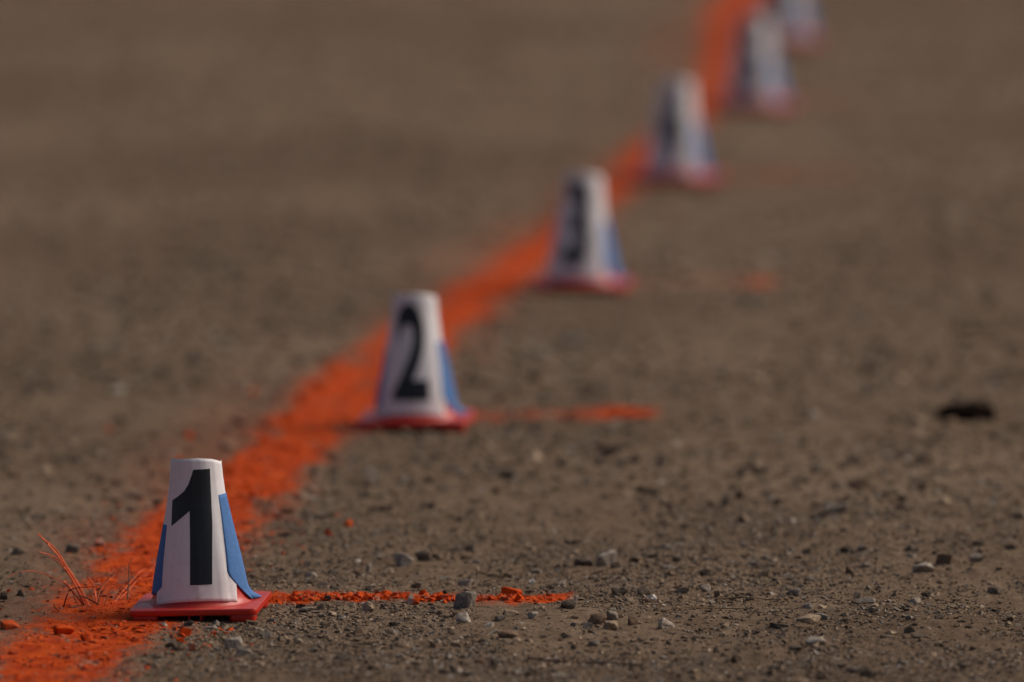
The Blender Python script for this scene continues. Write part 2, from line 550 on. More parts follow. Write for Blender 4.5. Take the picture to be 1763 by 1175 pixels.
# x, y centre in the photo, width, height in photo px, tone, paint, label
STONES = [
    (799, 1036, 41, 31, 'g', None, 'big blunt grey stone standing in front of the nearest orange tick'),
    (881, 1020, 38, 19, 'o', 1.0, 'fully orange angular stone behind the far end of the nearest tick'),
    (710, 1037, 28, 18, 'p', RIGHT, 'stone half grey half orange lying on the nearest tick'),
    (565, 1033, 15, 11, 'd', None, 'small dark pebble sitting on the nearest orange tick'),
    (728, 1024, 15, 13, 'o', 1.0, 'small orange lump behind the half grey half orange stone'),
    (798, 1067, 31, 17, 'p', None, 'pale wedge stone just below the big blunt grey stone'),
    (879, 1059, 27, 14, 't', None, 'tan stone below the fully orange stone'),
    (861, 1066, 20, 10, 'g', None, 'flat grey pebble touching the tan stone below the tick'),
    (917, 1066, 22, 11, 'p', None, 'pale low pebble under the far tip of the nearest tick'),
    (979, 1050, 28, 13, 'd', None, 'dark split stone beyond the tip of the nearest tick'),
    (1028, 1071, 31, 17, 'b', None, 'brown blunt stone at the back of a three stone huddle'),
    (1052, 1078, 26, 16, 't', None, 'tan faceted stone at the front of a three stone huddle'),
    (1052, 1062, 24, 14, 'g', None, 'grey stone on the far side of a three stone huddle'),
    (1012, 1079, 20, 11, 'g', None, 'low grey pebble tucked against the brown blunt stone'),
    (1090, 1070, 19, 14, 'b', None, 'brown pointed pebble beside the three stone huddle'),
    (1148, 1073, 31, 19, 'p', None, 'pale pyramid stone alone on open grit in mid foreground'),
    (1107, 1020, 26, 18, 'd', None, 'dark brown pointed stone with a pale chip at its foot'),
    (1068, 1021, 29, 15, 'd', None, 'dark grey stone next to the dark pointed stone'),
    (1121, 1030, 20, 12, 'w', None, 'whitish chip at the foot of the dark pointed stone'),
    (1112, 1037, 16, 9, 'b', None, 'brown crumb below the whitish chip'),
    (1170, 1022, 33, 10, 'd', None, 'thin dark slab lying flat right of the dark pointed stone'),
    (1214, 1018, 21, 13, 'p', None, 'pale wedge pebble behind the lying straw'),
    (1234, 1025, 15, 12, 'k', None, 'round blackish pebble at the end of the lying straw'),
    (1045, 961, 38, 27, 'p', None, 'rounded pale cobble blurred behind the tick end'),
    (1005, 968, 32, 13, 'd', None, 'dark flat stone beside the rounded pale cobble'),
    (1060, 972, 18, 10, 'd', None, 'small dark pebble at the foot of the rounded pale cobble'),
    (1213, 991, 20, 11, 'k', None, 'blackish oval pebble in blurred ground above the straw'),
    (1154, 977, 28, 7, 'g', None, 'thin grey chip beyond the rounded pale cobble'),
    (1094, 960, 18, 12, 'b', None, 'brown blurred pebble right of the rounded pale cobble'),
    (1125, 956, 18, 10, 'd', None, 'dark blurred pebble in the row behind the pale cobble'),
    (1165, 958, 17, 11, 'd', None, 'dark blurred pebble farther along the row behind the cobble'),
    (1144, 938, 32, 10, 'g', None, 'long flat blurred slab above the row of dark pebbles'),
    (801, 1002, 26, 11, 'p', None, 'pale flat pebble behind the big blunt grey stone'),
    (916, 1001, 12, 8, 'w', None, 'tiny whitish pebble beyond the fully orange stone'),
    (875, 1098, 38, 15, 'b', None, 'wide brown clod in the bare dirt below the tan stone'),
    (843, 1083, 21, 9, 'p', None, 'pale flake between the pale wedge and the brown clod'),
    (1022, 1107, 20, 9, 'g', None, 'grey low pebble below the three stone huddle'),
    (1064, 1108, 20, 9, 'b', None, 'brown low pebble below the tan faceted stone'),
    (987, 1113, 12, 9, 'd', None, 'small dark pebble below and left of the huddle'),
    (749, 1112, 23, 13, 'b', None, 'brown pebble alone below the big blunt grey stone'),
    (1217, 1140, 21, 13, 'd', None, 'dark blurred pebble near the bottom edge below the pyramid stone'),
    (1233, 1121, 12, 9, 'k', None, 'tiny black pebble above the dark blurred bottom pebble'),
    (856, 1143, 24, 12, 'd', None, 'dark blurred pebble near the bottom edge by the dark stick'),
    (825, 1143, 21, 10, 'b', None, 'brown blurred pebble left of the dark bottom pebble'),
    (780, 1158, 17, 12, 'd', None, 'dark pebble at the bottom edge under the brown blurred one'),
    (404, 1107, 33, 19, 'p', None, 'pale wedge stone with a dark flank below the nearest cone'),
    (421, 1121, 34, 17, 'g', None, 'grey tan stone touching the pale wedge below the nearest cone'),
    (375, 1118, 19, 9, 'g', None, 'low grey pebble left of the pale wedge stone'),
    (317, 1087, 26, 15, 'p', FRONT, 'stone with orange front and pale top below the nearest cone'),
    (300, 1096, 17, 12, 'b', 0.4, 'brown orange flecked pebble beside the orange fronted stone'),
    (325, 1073, 19, 12, 'k', None, 'black lump tucked under the front of the nearest cone base'),
    (372, 1071, 14, 10, 'g', None, 'grey pebble under the middle of the nearest cone base'),
    (363, 1078, 24, 8, 'p', None, 'flat pale flake in front of the nearest cone base'),
    (281, 1074, 16, 9, 'p', None, 'pale pebble under the edge of the nearest cone base'),
    (458, 1092, 23, 11, 'g', None, 'grey pebble below the far corner of the nearest cone base'),
    (619, 1089, 23, 14, 'b', None, 'brown blunt stone alone below the middle of the nearest tick'),
    (633, 1045, 21, 14, 't', None, 'tan pointed stone at the near edge of the nearest tick'),
    (526, 1050, 27, 9, 'g', None, 'flat bluish grey slab near the cone end of the tick'),
    (517, 1042, 17, 10, 'd', None, 'dark pebble between the grey slab and the orange tick'),
    (552, 1045, 17, 10, 'd', None, 'dark pebble right of the flat bluish grey slab'),
    (692, 1113, 24, 14, 't', None, 'tan rounded stone in the bare dirt left of the brown pebble'),
    (687, 1136, 17, 10, 'g', None, 'grey pebble below the tan rounded stone'),
    (597, 1140, 38, 10, 'd', None, 'long dark blurred slab near the bottom edge'),
    (294, 1116, 19, 12, 'd', None, 'dark pebble at the near fringe of the orange line'),
    (331, 1118, 13, 11, 'd', 0.45, 'dark pebble with orange specks below the orange fronted stone'),
    (553, 1009, 27, 9, 'd', None, 'dark flat slab on the dirt just behind the tick'),
    (576, 1016, 16, 8, 'd', None, 'small dark chip next to the dark flat slab behind the tick'),
    (716, 1008, 19, 10, 'b', None, 'brown pebble behind the small orange lump'),
    (765, 1019, 10, 8, 'k', None, 'tiny black pebble behind the big blunt grey stone'),
    (695, 966, 34, 21, 'p', None, 'square pale blurred stone in the ground behind the tick'),
    (727, 958, 28, 19, 'd', None, 'dark blurred stone leaning next to the square pale stone'),
    (620, 985, 18, 10, 'b', None, 'dark brown pebble with a pale flake behind the tick'),
    (634, 976, 12, 17, 'p', None, 'upright pale flake beside the dark brown pebble'),
    (536, 990, 20, 10, 'p', None, 'pale blurred pebble right of the nearest cone'),
    (600, 905, 17, 11, 'o', 1.0, 'bright orange blurred pebble well behind the tick'),
    (565, 923, 15, 11, 'o', 0.8, 'dull orange blurred pebble near the bright orange one'),
    (672, 945, 14, 8, 'd', None, 'small dark blurred pebble above the square pale stone'),
    (808, 942, 14, 10, 'k', None, 'black blurred pebble behind the pale flat pebble'),
    (1590, 980, 39, 16, 'p', None, 'long rounded pale stone in the blurred ground at right'),
    (1627, 968, 31, 18, 'b', None, 'brown lump behind the long rounded pale stone'),
    (1570, 959, 18, 9, 'w', None, 'bright white chip left of the brown lump'),
    (1394, 1062, 39, 14, 't', None, 'tan slab in front of a stacked slab pair at right'),
    (1418, 1057, 30, 13, 'g', None, 'grey slab at the back of a stacked slab pair'),
    (1342, 1072, 38, 12, 'd', None, 'dark low slab left of the tan slab pair'),
    (1405, 1111, 38, 17, 'p', None, 'pale topped wedge stone in the lower right foreground'),
    (1370, 1119, 26, 11, 'd', None, 'dark pebble left of the pale topped wedge stone'),
    (1566, 1086, 21, 13, 'g', None, 'grey cube like pebble right of the slab pair'),
    (1581, 1096, 28, 9, 'd', None, 'dark flat pebble at the foot of the grey cube pebble'),
    (1620, 1066, 23, 8, 'd', None, 'thin dark sliver right of the grey cube pebble'),
    (1578, 1033, 22, 13, 'p', None, 'pale shark fin pebble in the sharp grit at right'),
    (1491, 1029, 37, 11, 'g', None, 'long low grey stone in the sharp grit at right'),
    (1477, 1020, 17, 13, 't', None, 'tan pebble on the far side of the long low grey stone'),
    (1367, 1019, 23, 15, 'g', None, 'grey hump above the slab pair'),
    (1391, 1038, 19, 10, 'p', None, 'pale pebble between the grey hump and the slab pair'),
    (1594, 1022, 19, 13, 'd', None, 'dark pebble behind the shark fin pebble'),
    (1712, 1009, 28, 13, 'd', None, 'dark lump near the right edge of the grit'),
    (1268, 1135, 19, 15, 'b', None, 'red brown pointed pebble near the bottom edge'),
    (1528, 1099, 25, 8, 'd', None, 'dark flake between the wedge stone and the grey cube pebble'),
    (1492, 1157, 26, 15, 'd', None, 'dark blurred stone at the bottom edge under the wedge stone'),
    (1468, 1154, 25, 10, 'g', None, 'grey blurred stone touching the dark stone at the bottom edge'),
    (1418, 1164, 23, 9, 'd', None, 'dark low pebble at the bottom edge left of the grey one'),
    (1326, 1154, 14, 11, 'd', None, 'dark upright pebble at the bottom edge'),
    (1554, 1145, 21, 9, 'g', None, 'grey flake right of the dark stone at the bottom edge'),
    (1313, 985, 28, 13, 'd', None, 'dark flat blurred stone above the lying straw end'),
    (1298, 969, 23, 10, 'g', None, 'grey blurred pebble behind the dark flat blurred stone'),
    (1462, 979, 15, 12, 'b', None, 'dark brown blurred pebble left of the rounded pale stone'),
    (1492, 973, 21, 10, 'g', None, 'grey blurred pebble beside the dark brown blurred one'),
    (1482, 946, 26, 11, 'p', None, 'pale blurred stone next to a dark one far behind the slabs'),
    (1458, 946, 25, 11, 'd', None, 'dark blurred stone left of the pale one far behind the slabs'),
    (1565, 948, 19, 12, 'd', None, 'dark blurred pebble above the bright white chip'),
    (1682, 964, 26, 14, 'g', None, 'grey blurred stone right of the brown lump'),
    (1682, 943, 21, 9, 'k', None, 'black blurred pebble above the grey stone near the right edge'),
    (1738, 950, 23, 9, 'k', None, 'black blurred flake close to the right edge'),
    (1390, 947, 14, 9, 'k', None, 'small black blurred pebble left of the dark and pale pair'),
    (17, 1076, 35, 17, 't', 0.72, 'yellow orange stone cut by the left edge'),
    (110, 1085, 38, 19, 'o', 1.0, 'orange cracked slab in the middle of the line'),
    (148, 1096, 23, 14, 'o', 0.85, 'orange rounded stone right of the cracked slab on the line'),
    (171, 1072, 40, 9, 'o', 1.0, 'long thin orange slab on the line near the cone base'),
    (202, 1073, 25, 8, 'o', 1.0, 'short orange slab between the long slab and the cone base'),
    (36, 1014, 18, 14, 'd', None, 'dark stone left of the painted grass tuft'),
    (6, 1021, 15, 14, 'd', None, 'dark stone at the left edge by the grass tuft'),
    (150, 1149, 26, 10, 't', TOPP, 'tan stone with orange top low on the line'),
    (124, 951, 26, 16, 'd', None, 'dark blurred stone behind the tall grass blades'),
    (29, 951, 23, 12, 'd', None, 'dark blurred stone near the left edge behind the grass'),
    (171, 938, 18, 14, 'p', 0.5, 'pale orange dusted blurred stone left of the line'),
    (238, 861, 17, 10, 'd', None, 'dark blurred pebble left of the nearest cone body'),
    (269, 870, 19, 11, 'd', None, 'dark blurred pebble closest to the nearest cone body'),
    (128, 795, 18, 11, 'd', None, 'dark spot stone in the blurred ground left of the cones'),
    (88, 662, 24, 16, 'k', None, 'blackish blurred stone far back near the left edge'),
    (326, 746, 18, 14, 'o', 0.9, 'orange blurred pebble left of the line behind the first cone'),
    (187, 738, 14, 11, 'o', 0.6, 'faint orange blurred pebble farthest left of the line'),
    (1308, 823, 28, 13, 'k', None, 'blackish blurred stone in the ground between tick and black disc'),
    (1409, 822, 21, 11, 'd', None, 'dark blurred stone right of the blackish one'),
    (1466, 803, 20, 11, 'd', None, 'dark blurred pebble left below the black disc'),
    (1587, 799, 18, 12, 'd', None, 'dark blurred pebble straight below the black disc'),
    (1708, 750, 18, 12, 'd', None, 'dark blurred pebble just below and right of the black disc'),
    (1496, 750, 26, 11, 'b', None, 'brown blurred clod left of the black disc'),
    (1339, 871, 15, 11, 'd', None, 'dark blurred pebble below the blackish blurred stone'),
    (1553, 864, 19, 11, 'd', None, 'dark blurred pebble in the band above the bright white chip'),
    (1484, 876, 19, 10, 'd', None, 'dark blurred pebble left in the band above the white chip'),
    (1137, 799, 21, 14, 'd', None, 'dark blurred stone below the end of the second tick'),
    (1030, 774, 18, 12, 'b', None, 'brown blurred pebble below the second tick'),
    (968, 803, 18, 12, 'd', None, 'dark blurred pebble below and left under the second tick'),
    (705, 828, 24, 14, 'd', None, 'dark blurred stone below the cone numbered 2'),
]
taken = []
for i, (px, py, w, h, tone, paint, label) in enumerate(STONES):
    base_y = py + h / 2 - 0.06 * w
    x, y = ground_at(px, base_y)
    k = ppm(y)
    wm, dm = w / k, w / k * random.uniform(0.62, 0.85)
    hm = 1.12 * max(0.38 * h / k, (h - 0.07 * w) / k)
    bury = 0.28
    full = hm / (1 - bury)
    c = np.array(TONE[tone]) * rng.uniform(0.98, 1.22)
    me = nice_stone('stone', 100 + i * 3, wm, dm, full, c, paint, npts=11 if i % 3 else 14)
    yc = y + dm * 0.35
    z = float(height(x, yc))
    o = link(bpy.data.objects.new('stone', me))
    o.location = (x, yc, z + hm - full / 2)
    o.rotation_euler = (random.uniform(-0.08, 0.08), random.uniform(-0.12, 0.12), random.uniform(-0.5, 0.5))
    tag(o, label, 'stone', 'single stones on the dirt')
    taken.append((px, base_y, w))

# loose pebbles that the photo shows as a scatter
RG = [('grit below the nearest tick', 450, 960, 1056, 1168), ('grit around the stone huddle', 960, 1260, 1000, 1168),
      ('grit of the lower right foreground', 1260, 1755, 990, 1168), ('ground just behind the nearest tick', 480, 1260, 925, 1014),
      ('blurred ground behind the slabs', 1260, 1755, 900, 988), ('ground left of the orange line', 4, 190, 880, 1030)]
ANCHOR = [(799, 1036, 'the big blunt grey stone'), (881, 1020, 'the fully orange stone'), (1148, 1073, 'the pale pyramid stone'),
          (1040, 1070, 'the three stone huddle'), (1404, 1060, 'the stacked slab pair'), (1405, 1111, 'the pale topped wedge stone'),
          (1570, 1090, 'the grey cube like pebble'), (1578, 1033, 'the pale shark fin pebble'), (1590, 980, 'the long rounded pale stone'),
          (1570, 952, 'the bright white chip'), (1010, 1143, 'the long dark stick'), (1290, 1033, 'the upper lying straw'),
          (700, 962, 'the square pale blurred stone'), (965, 1033, 'the nearest tick tip'), (440, 1070, 'the base of the nearest cone'),
          (150, 1035, 'the painted grass tuft'), (875, 1098, 'the wide brown clod'), (692, 1113, 'the tan rounded stone'),
          (1045, 961, 'the rounded pale cobble'), (17, 1076, 'the yellow orange stone'), (600, 905, 'the bright orange blurred pebble'),
          (597, 1140, 'the long dark blurred slab'), (1107, 1025, 'the dark pointed stone'), (1470, 946, 'the dark and pale blurred pair'),
          (619, 1089, 'the brown blunt stone'), (410, 1114, 'the dark flanked pale wedge'), (1712, 1009, 'the dark lump near the edge'),
          (124, 951, 'the dark stone behind the blades'), (550, 1012, 'the slab behind the tick'), (1480, 1156, 'the dark and grey bottom pair'),
          (1491, 1029, 'the long low grey stone'), (1217, 1140, 'the dark blurred bottom pebble'), (1154, 960, 'the row behind the pale cobble'),
          (1313, 985, 'the dark flat blurred stone'), (1700, 1100, 'the lower right corner grit')]
WANT = [62, 46, 64, 44, 28, 26]
for (where, x0, x1, y0, y1), n in zip(RG, WANT):
    made = 0
    tries = 0
    while made < n and tries < 4000:
        tries += 1
        px, py = random.uniform(x0, x1), random.uniform(y0, y1)
        w = random.choice([8, 9, 9, 10, 11, 12, 14])
        if any(abs(px - a) < (w + c) * 0.55 and abs(py - b) < 9 for a, b, c in taken):
            continue
        x, y = ground_at(px, py)
        if float(all_paint(np.array([x]), np.array([y]))[0]) > 0.2:
            continue
        k = ppm(y)
        tone = random.choice('dggptbbkg')
        wm = w / k
        dm, hm = wm * random.uniform(0.6, 0.95), wm * random.uniform(0.38, 0.72)
        c = np.array(TONE[tone]) * rng.uniform(0.95, 1.35)
        me = nice_stone('pebble', 2000 + len(taken) * 7, wm, dm, hm, c, None, npts=10)
        o = link(bpy.data.objects.new('pebble', me))
        o.location = (x, y, float(height(x, y)) + hm * 0.20)
        o.rotation_euler = (random.uniform(-0.2, 0.2), random.uniform(-0.2, 0.2), random.uniform(0, 6.28))
        ax_, ay_, an_ = min(ANCHOR, key=lambda q: math.hypot(px - q[0], (py - q[1]) * 3))
        ddx, ddy = px - ax_, (py - ay_) * 3
        way = ('right of' if ddx > 0 else 'left of') if abs(ddx) > abs(ddy) else ('in front of' if ddy > 0 else 'behind')
        dist_ = math.hypot(ddx, ddy)
        far_ = 'just' if dist_ < 75 else 'a little' if dist_ < 150 else 'well'
        form = 'flat' if hm < 0.52 * wm else 'stubby'
        size_ = 'tiny' if w < 10 else 'small'
        tag(o, f'{size_} {form} {TONE_WORD[tone]} pebble {far_} {way} {an_}', 'pebble', f'loose pebbles around {an_}')
        taken.append((px, py, w))
        made += 1

# grit: too small and too many to count
BASES = [hull_arrays(900 + i, 8) for i in range(14)]
PAL = np.array([TONE['d'], TONE['g'], TONE['p'], TONE['t'], TONE['b'], (0.19, 0.14, 0.10), (0.165, 0.122, 0.088), (0.21, 0.157, 0.113)])
PALW = np.array([0.08, 0.12, 0.06, 0.12, 0.12, 0.18, 0.18, 0.14])
PALW = PALW / PALW.sum()


def grit(name, x, y, size, flat, sink, paint, tone_gain=1.0):
    n = len(x)
    which = rng.integers(0, len(BASES), n)
    yaw = rng.uniform(0, 2 * np.pi, n)
    tilt = rng.normal(0, 0.25, n)
    sx = size * rng.uniform(0.7, 1.2, n) / 2
    sy = size * rng.uniform(0.55, 1.0, n) / 2
    sz = size * flat * rng.uniform(0.6, 1.1, n) / 2
    z = height(x, y) + sz * (1 - 2 * sink)
    cols = PAL[rng.choice(len(PAL), n, p=PALW)] * rng.uniform(0.72, 1.28, (n, 1)) * tone_gain
    V, Fc, C, P = [], [], [], []
    off = 0
    for b, (bv, bf) in enumerate(BASES):
        m = np.where(which == b)[0]
        if not len(m):
            continue
        v = bv[None] * np.stack([sx[m], sy[m], sz[m]], -1)[:, None, :]
        ct, st = np.cos(tilt[m])[:, None], np.sin(tilt[m])[:, None]
        vx, vz = v[..., 0] * ct - v[..., 2] * st, v[..., 0] * st + v[..., 2] * ct
        c, s = np.cos(yaw[m])[:, None], np.sin(yaw[m])[:, None]
        X = vx * c - v[..., 1] * s + x[m][:, None]
        Y = vx * s + v[..., 1] * c + y[m][:, None]
        Z = vz + z[m][:, None]
        V.append(np.stack([X, Y, Z], -1).reshape(-1, 3))
        nvb = len(bv)
        Fc.append((bf[None] + (off + np.arange(len(m)) * nvb)[:, None, None]).reshape(-1, 3))
        C.append(np.repeat(cols[m], nvb, 0))
        P.append(np.repeat(paint[m], nvb))
        off += len(m) * nvb
    me = mesh_np(name, np.concatenate(V), np.concatenate(Fc), M_STONE, smooth=False)
    set_col(me, np.concatenate(C))
    set_attr(me, 'paint', np.concatenate(P))
    return link(bpy.data.objects.new(name, me))


def scatter(n, ya, yb, half_at, lo, hi, power, clump):
    x = np.empty(0); y = np.empty(0)
    while len(x) < n:
        yy = rng.uniform(ya, yb, n)
        xx = rng.uniform(-1, 1, n) * half_at * yy
        d = rnoise(xx * 3.2, yy * 1.7, 51) * 0.6 + rnoise(xx * 13, yy * 8, 52) * 0.4
        keep = rng.uniform(0, 1, n) < np.clip((d - 0.30) * clump, 0.10, 1)
        x = np.concatenate([x, xx[keep]]); y = np.concatenate([y, yy[keep]])
    x, y = x[:n], y[:n]
    s = lo + (hi - lo) * rng.uniform(0, 1, n) ** power
    for cx, cy in CONE_XY:
        m = (np.abs(x - cx) < 0.088) & (np.abs(y - cy) < 0.088)
        s[m] = np.minimum(s[m], 0.0035)
    return x, y, s


def outer(n, lo, hi, power):
    """the gravel goes on, thinning out, beyond what the photo shows"""
    y = rng.uniform(7.5, 30, n * 3)
    x = rng.normal(0, 1.9, n * 3)
    inside = (np.abs(x) < 0.066 * y) & (y > 10.55) & (y < 24.0)
    d = rnoise(x * 3.2, y * 1.7, 51)
    keep = (~inside) & (rng.uniform(0, 1, n * 3) < np.clip((d - 0.25) * 2.4, 0.1, 1))
    x, y = x[keep][:n], y[keep][:n]
    return x, y, lo + (hi - lo) * rng.uniform(0, 1, len(x)) ** power


layers = [outer(16000, 0.004, 0.020, 2.4), scatter(1100, 10.55, 12.6, 0.066, 0.008, 0.0150, 1.5, 3.6), scatter(650, 12.2, 16.0, 0.066, 0.012, 0.034, 2.2, 3.8),
          scatter(62000, 10.55, 12.35, 0.066, 0.0016, 0.0062, 2.0, 3.0),
          scatter(7000, 10.55, 12.35, 0.066, 0.005, 0.0105, 2.2, 3.4),
          scatter(11000, 12.35, 15.2, 0.066, 0.004, 0.016, 2.4, 3.8),
          scatter(10000, 15.2, 24.0, 0.066, 0.006, 0.022, 2.4, 3.2)]
GXs = np.concatenate([l[0] for l in layers])
GYs = np.concatenate([l[1] for l in layers])
GSs = np.concatenate([l[2] for l in layers])
lp = line_paint(GXs, GYs)
tp = np.stack([tick_paint(k, GXs, GYs) for k in range(len(TICKS))])
allp = np.maximum(lp, tp.max(0))
m = allp < 0.25
_near = np.clip(1 - np.maximum(np.interp(GYs, _ly, _ll) - GXs, GXs - np.interp(GYs, _ly, _lr)) / 0.16, 0, 1)
stray = np.where(rng.uniform(0, 1, len(GXs)) < 0.22 * _near ** 2, 0.85, 0.0)
o = grit('grit', GXs[m], GYs[m], GSs[m], 0.62, 0.30, np.maximum(allp * 0.8, stray)[m])
tag(o, 'loose brown and grey grit strewn over the dirt', 'grit', kind='stuff')
m = lp >= 0.25
o = grit('painted_grit', GXs[m], GYs[m], GSs[m], 0.62, 0.22, np.clip(lp[m] * 1.15 * rng.uniform(0.55, 1.1, m.sum()), 0, 1))
tag(o, 'orange sprayed grit along the broad line', 'grit', kind='stuff')
m = (lp < 0.25) & (tp.max(0) >= 0.25)
o = grit('painted_grit', GXs[m], GYs[m], GSs[m], 0.62, 0.22, np.clip(tp.max(0)[m] * 1.15, 0, 1))
tag(o, 'orange sprayed grit along the short ticks', 'grit', kind='stuff')
# a raised row of coarse orange crumbs on the nearest tick
n = 480
u = rng.uniform(0, 1, n)
tx0, ty0 = ground_at(472, 1036)
tx1, ty1 = ground_at(955, 1034)
cx_ = tx0 + (tx1 - tx0) * u
cy_ = ty0 + rng.normal(0.012, 0.014, n)
cs_ = rng.uniform(0.005, 0.014, n) * np.where(u < 0.9, 1.0, 0.55)
o = grit('painted_crumbs', cx_, cy_, cs_, 0.75, 0.22, rng.uniform(0.55, 1.1, n).clip(0, 1))
tag(o, 'coarse bright orange crumbs heaped along the nearest tick', 'crumbs', kind='stuff')
n = 700
yy = rng.uniform(_ly[1], 12.9, n)
l_, r_ = np.interp(yy, _ly, _ll), np.interp(yy, _ly, _lr)
xx = l_ + (r_ - l_) * np.clip(rng.normal(0.5, 0.22, n), 0.05, 0.95)
ss = 0.004 + 0.011 * rng.uniform(0, 1, n) ** 2
for cx, cy in CONE_XY:
    mm = (np.abs(xx - cx) < 0.10) & (np.abs(yy - cy) < 0.10)
    ss[mm] = 0.004
o = grit('painted_crumbs', xx, yy, ss, 0.5, 0.30, np.clip(line_paint(xx, yy) * rng.uniform(0.5, 1.25, n), 0, 1))
tag(o, 'coarse orange crumbs bedded in the broad line', 'crumbs', kind='stuff')

# ------------------------------------------------------------------ cones
PROFILE = [(0.0000, 0.0665), (0.016, 0.0655), (0.020, 0.0635), (0.030, 0.0612), (0.050, 0.0580), (0.075, 0.0530), (0.113, 0.0448), (0.150, 0.0372), (0.175, 0.0338), (0.203, 0.0315), (0.215, 0.0305)]
_pz = [p[0] for p in PROFILE]
_pr = [p[1] for p in PROFILE]


def rad(z):
    return float(np.interp(z, _pz, _pr))


def flute(phi, z, seed):
    return 1 + 0.010 * (float(vnoise(np.array(phi * 10.0 + seed * 9), np.array(z * 4.0), seed)) - 0.5) * 2


def rounded_rect(hx, hy, r, n=5):
    pts = []
    for cx, cy, a0 in ((hx - r, hy - r, 0), (-hx + r, hy - r, 90), (-hx + r, -hy + r, 180), (hx - r, -hy + r, 270)):
        for i in range(n + 1):
            a = math.radians(a0 + 90 * i / n)
            pts.append((cx + r * math.cos(a), cy + r * math.sin(a)))
    return pts


def slab(bm, pts, z0, z1, bev):
    """a plate with rounded rim edges"""
    rings = []
    n = len(pts)
    prof = [(0, z0, -bev), (0, z0 + bev * 0.3, -bev * 0.3), (0, z0 + bev, 0), (0, z1 - bev, 0), (0, z1 - bev * 0.3, -bev * 0.3), (0, z1, -bev)]
    for _, z, ins in prof:
        ring = []
        for (x, y) in pts:
            L = math.hypot(x, y)
            k = (L + ins) / L
            ring.append(bm.verts.new((x * k, y * k, z)))
        rings.append(ring)
    for a, b in zip(rings[:-1], rings[1:]):
        for i in range(n):
            bm.faces.new((a[i], a[(i + 1) % n], b[(i + 1) % n], b[i]))
    bm.faces.new(rings[-1])
    bm.faces.new(rings[0][::-1])


def part(name, bm, mat, parent, smooth=True):
    bmesh.ops.recalc_face_normals(bm, faces=bm.faces)
    me = bpy.data.meshes.new(name)
    bm.to_mesh(me)
    bm.free()
    me.materials.append(mat)
    if smooth:
        me.polygons.foreach_set('use_smooth', np.ones(len(me.polygons), dtype=bool))
        try:
            me.set_sharp_from_angle(angle=math.radians(38))
        except Exception:
            pass
    o = bpy.data.objects.new(name, me)
    return link(o, parent)


def box(bm, x0, x1, y0, y1, z0, z1):
    m = Matrix.Translation(((x0 + x1) / 2, (y0 + y1) / 2, (z0 + z1) / 2)) @ Matrix.Diagonal((x1 - x0, y1 - y0, z1 - z0, 1))
    bmesh.ops.create_cube(bm, size=1, matrix=m)


def surf(x_or_phi, z, off, seed, by_x=False):
    r = rad(z) 
    if by_x:
        phi = math.asin(max(-0.99, min(0.99, x_or_phi / r)))
    else:
        phi = x_or_phi
    r = r * flute(phi, z, seed) + off
    return Vector((r * math.sin(phi), -r * math.cos(phi), z))


ONE = [(-2.5, .190), (18, .190), (19.2, .120), (17.2, .0447), (-10.8, .0447), (-9.2, .100), (-8.6, .138), (-32.6, .1178), (-30.6, .150), (-22.5, .156),
       (-14.6, .163), (-9.0, .172), (-5.6, .181)]


def numeral_mesh(ch):
    bm = bmesh.new()
    if ch == '1':
        vs = [bm.verts.new((x / 1000, z, 0)) for x, z in ONE]
        bm.faces.new(vs)
    else:
        cu = bpy.data.curves.new('numeral', 'FONT')
        cu.body = ch
        cu.offset = 0.034
        cu.resolution_u = 6
        to = bpy.data.objects.new('numeral', cu)
        COL.objects.link(to)
        dg = bpy.context.evaluated_depsgraph_get()
        dg.update()
        me = to.evaluated_get(dg).to_mesh()
        bm.from_mesh(me)
        to.evaluated_get(dg).to_mesh_clear()
        bpy.data.objects.remove(to)
        bpy.data.curves.remove(cu)
        co = np.array([v.co[:] for v in bm.verts])
        lo, hi = co.min(0), co.max(0)
        wid = 0.051 if ch == '2' else 0.046
        for v in bm.verts:
            v.co = Vector(((v.co.x - (lo[0] + hi[0]) / 2) / (hi[0] - lo[0]) * wid - 0.0015,
                           0.0447 + (v.co.y - lo[1]) / (hi[1] - lo[1]) * 0.1453, 0))
        bmesh.ops.remove_doubles(bm, verts=bm.verts, dist=1e-5)
    bmesh.ops.triangulate(bm, faces=bm.faces)
    for i in range(-24, 25):
        bmesh.ops.bisect_plane(bm, geom=bm.verts[:] + bm.edges[:] + bm.faces[:], plane_co=(i * 0.0016 + 0.0003, 0, 0), plane_no=(1, 0, 0))
    for i in range(1, 16):
        bmesh.ops.bisect_plane(bm, geom=bm.verts[:] + bm.edges[:] + bm.faces[:], plane_co=(0, 0.04 + i * 0.0102, 0), plane_no=(0, 1, 0))
    return bm


def grid_part(name, nu, nv, fn, mat, parent, thick=0.0):
    bm = bmesh.new()
    vs = [[bm.verts.new(fn(i / nu, j / nv)) for i in range(nu + 1)] for j in range(nv + 1)]
    for j in range(nv):
        for i in range(nu):
            bm.faces.new((vs[j][i], vs[j][i + 1], vs[j + 1][i + 1], vs[j + 1][i]))
    me = bpy.data.meshes.new(name)
    bm.normal_update()
    bm.to_mesh(me)
    bm.free()
    me.materials.append(mat)
    me.polygons.foreach_set('use_smooth', np.ones(len(me.polygons), dtype=bool))
    o = link(bpy.data.objects.new(name, me), parent)
    if thick:
        md = o.modifiers.new('thickness', 'SOLIDIFY')
        md.thickness = thick
        md.offset = -1
    return o


CONE_LABEL = ['nearest red cone with a sharp white paper sign numbered 1', 'second red cone, slightly blurred, its paper sign numbered 2',
              'third red cone, blurred, its paper sign numbered 3', 'fourth cone from the front, strongly blurred, beyond the number 3',
              'fifth cone, a soft blur beside the vertical stretch of the line', 'farthest cone, cut by the top edge of the picture']


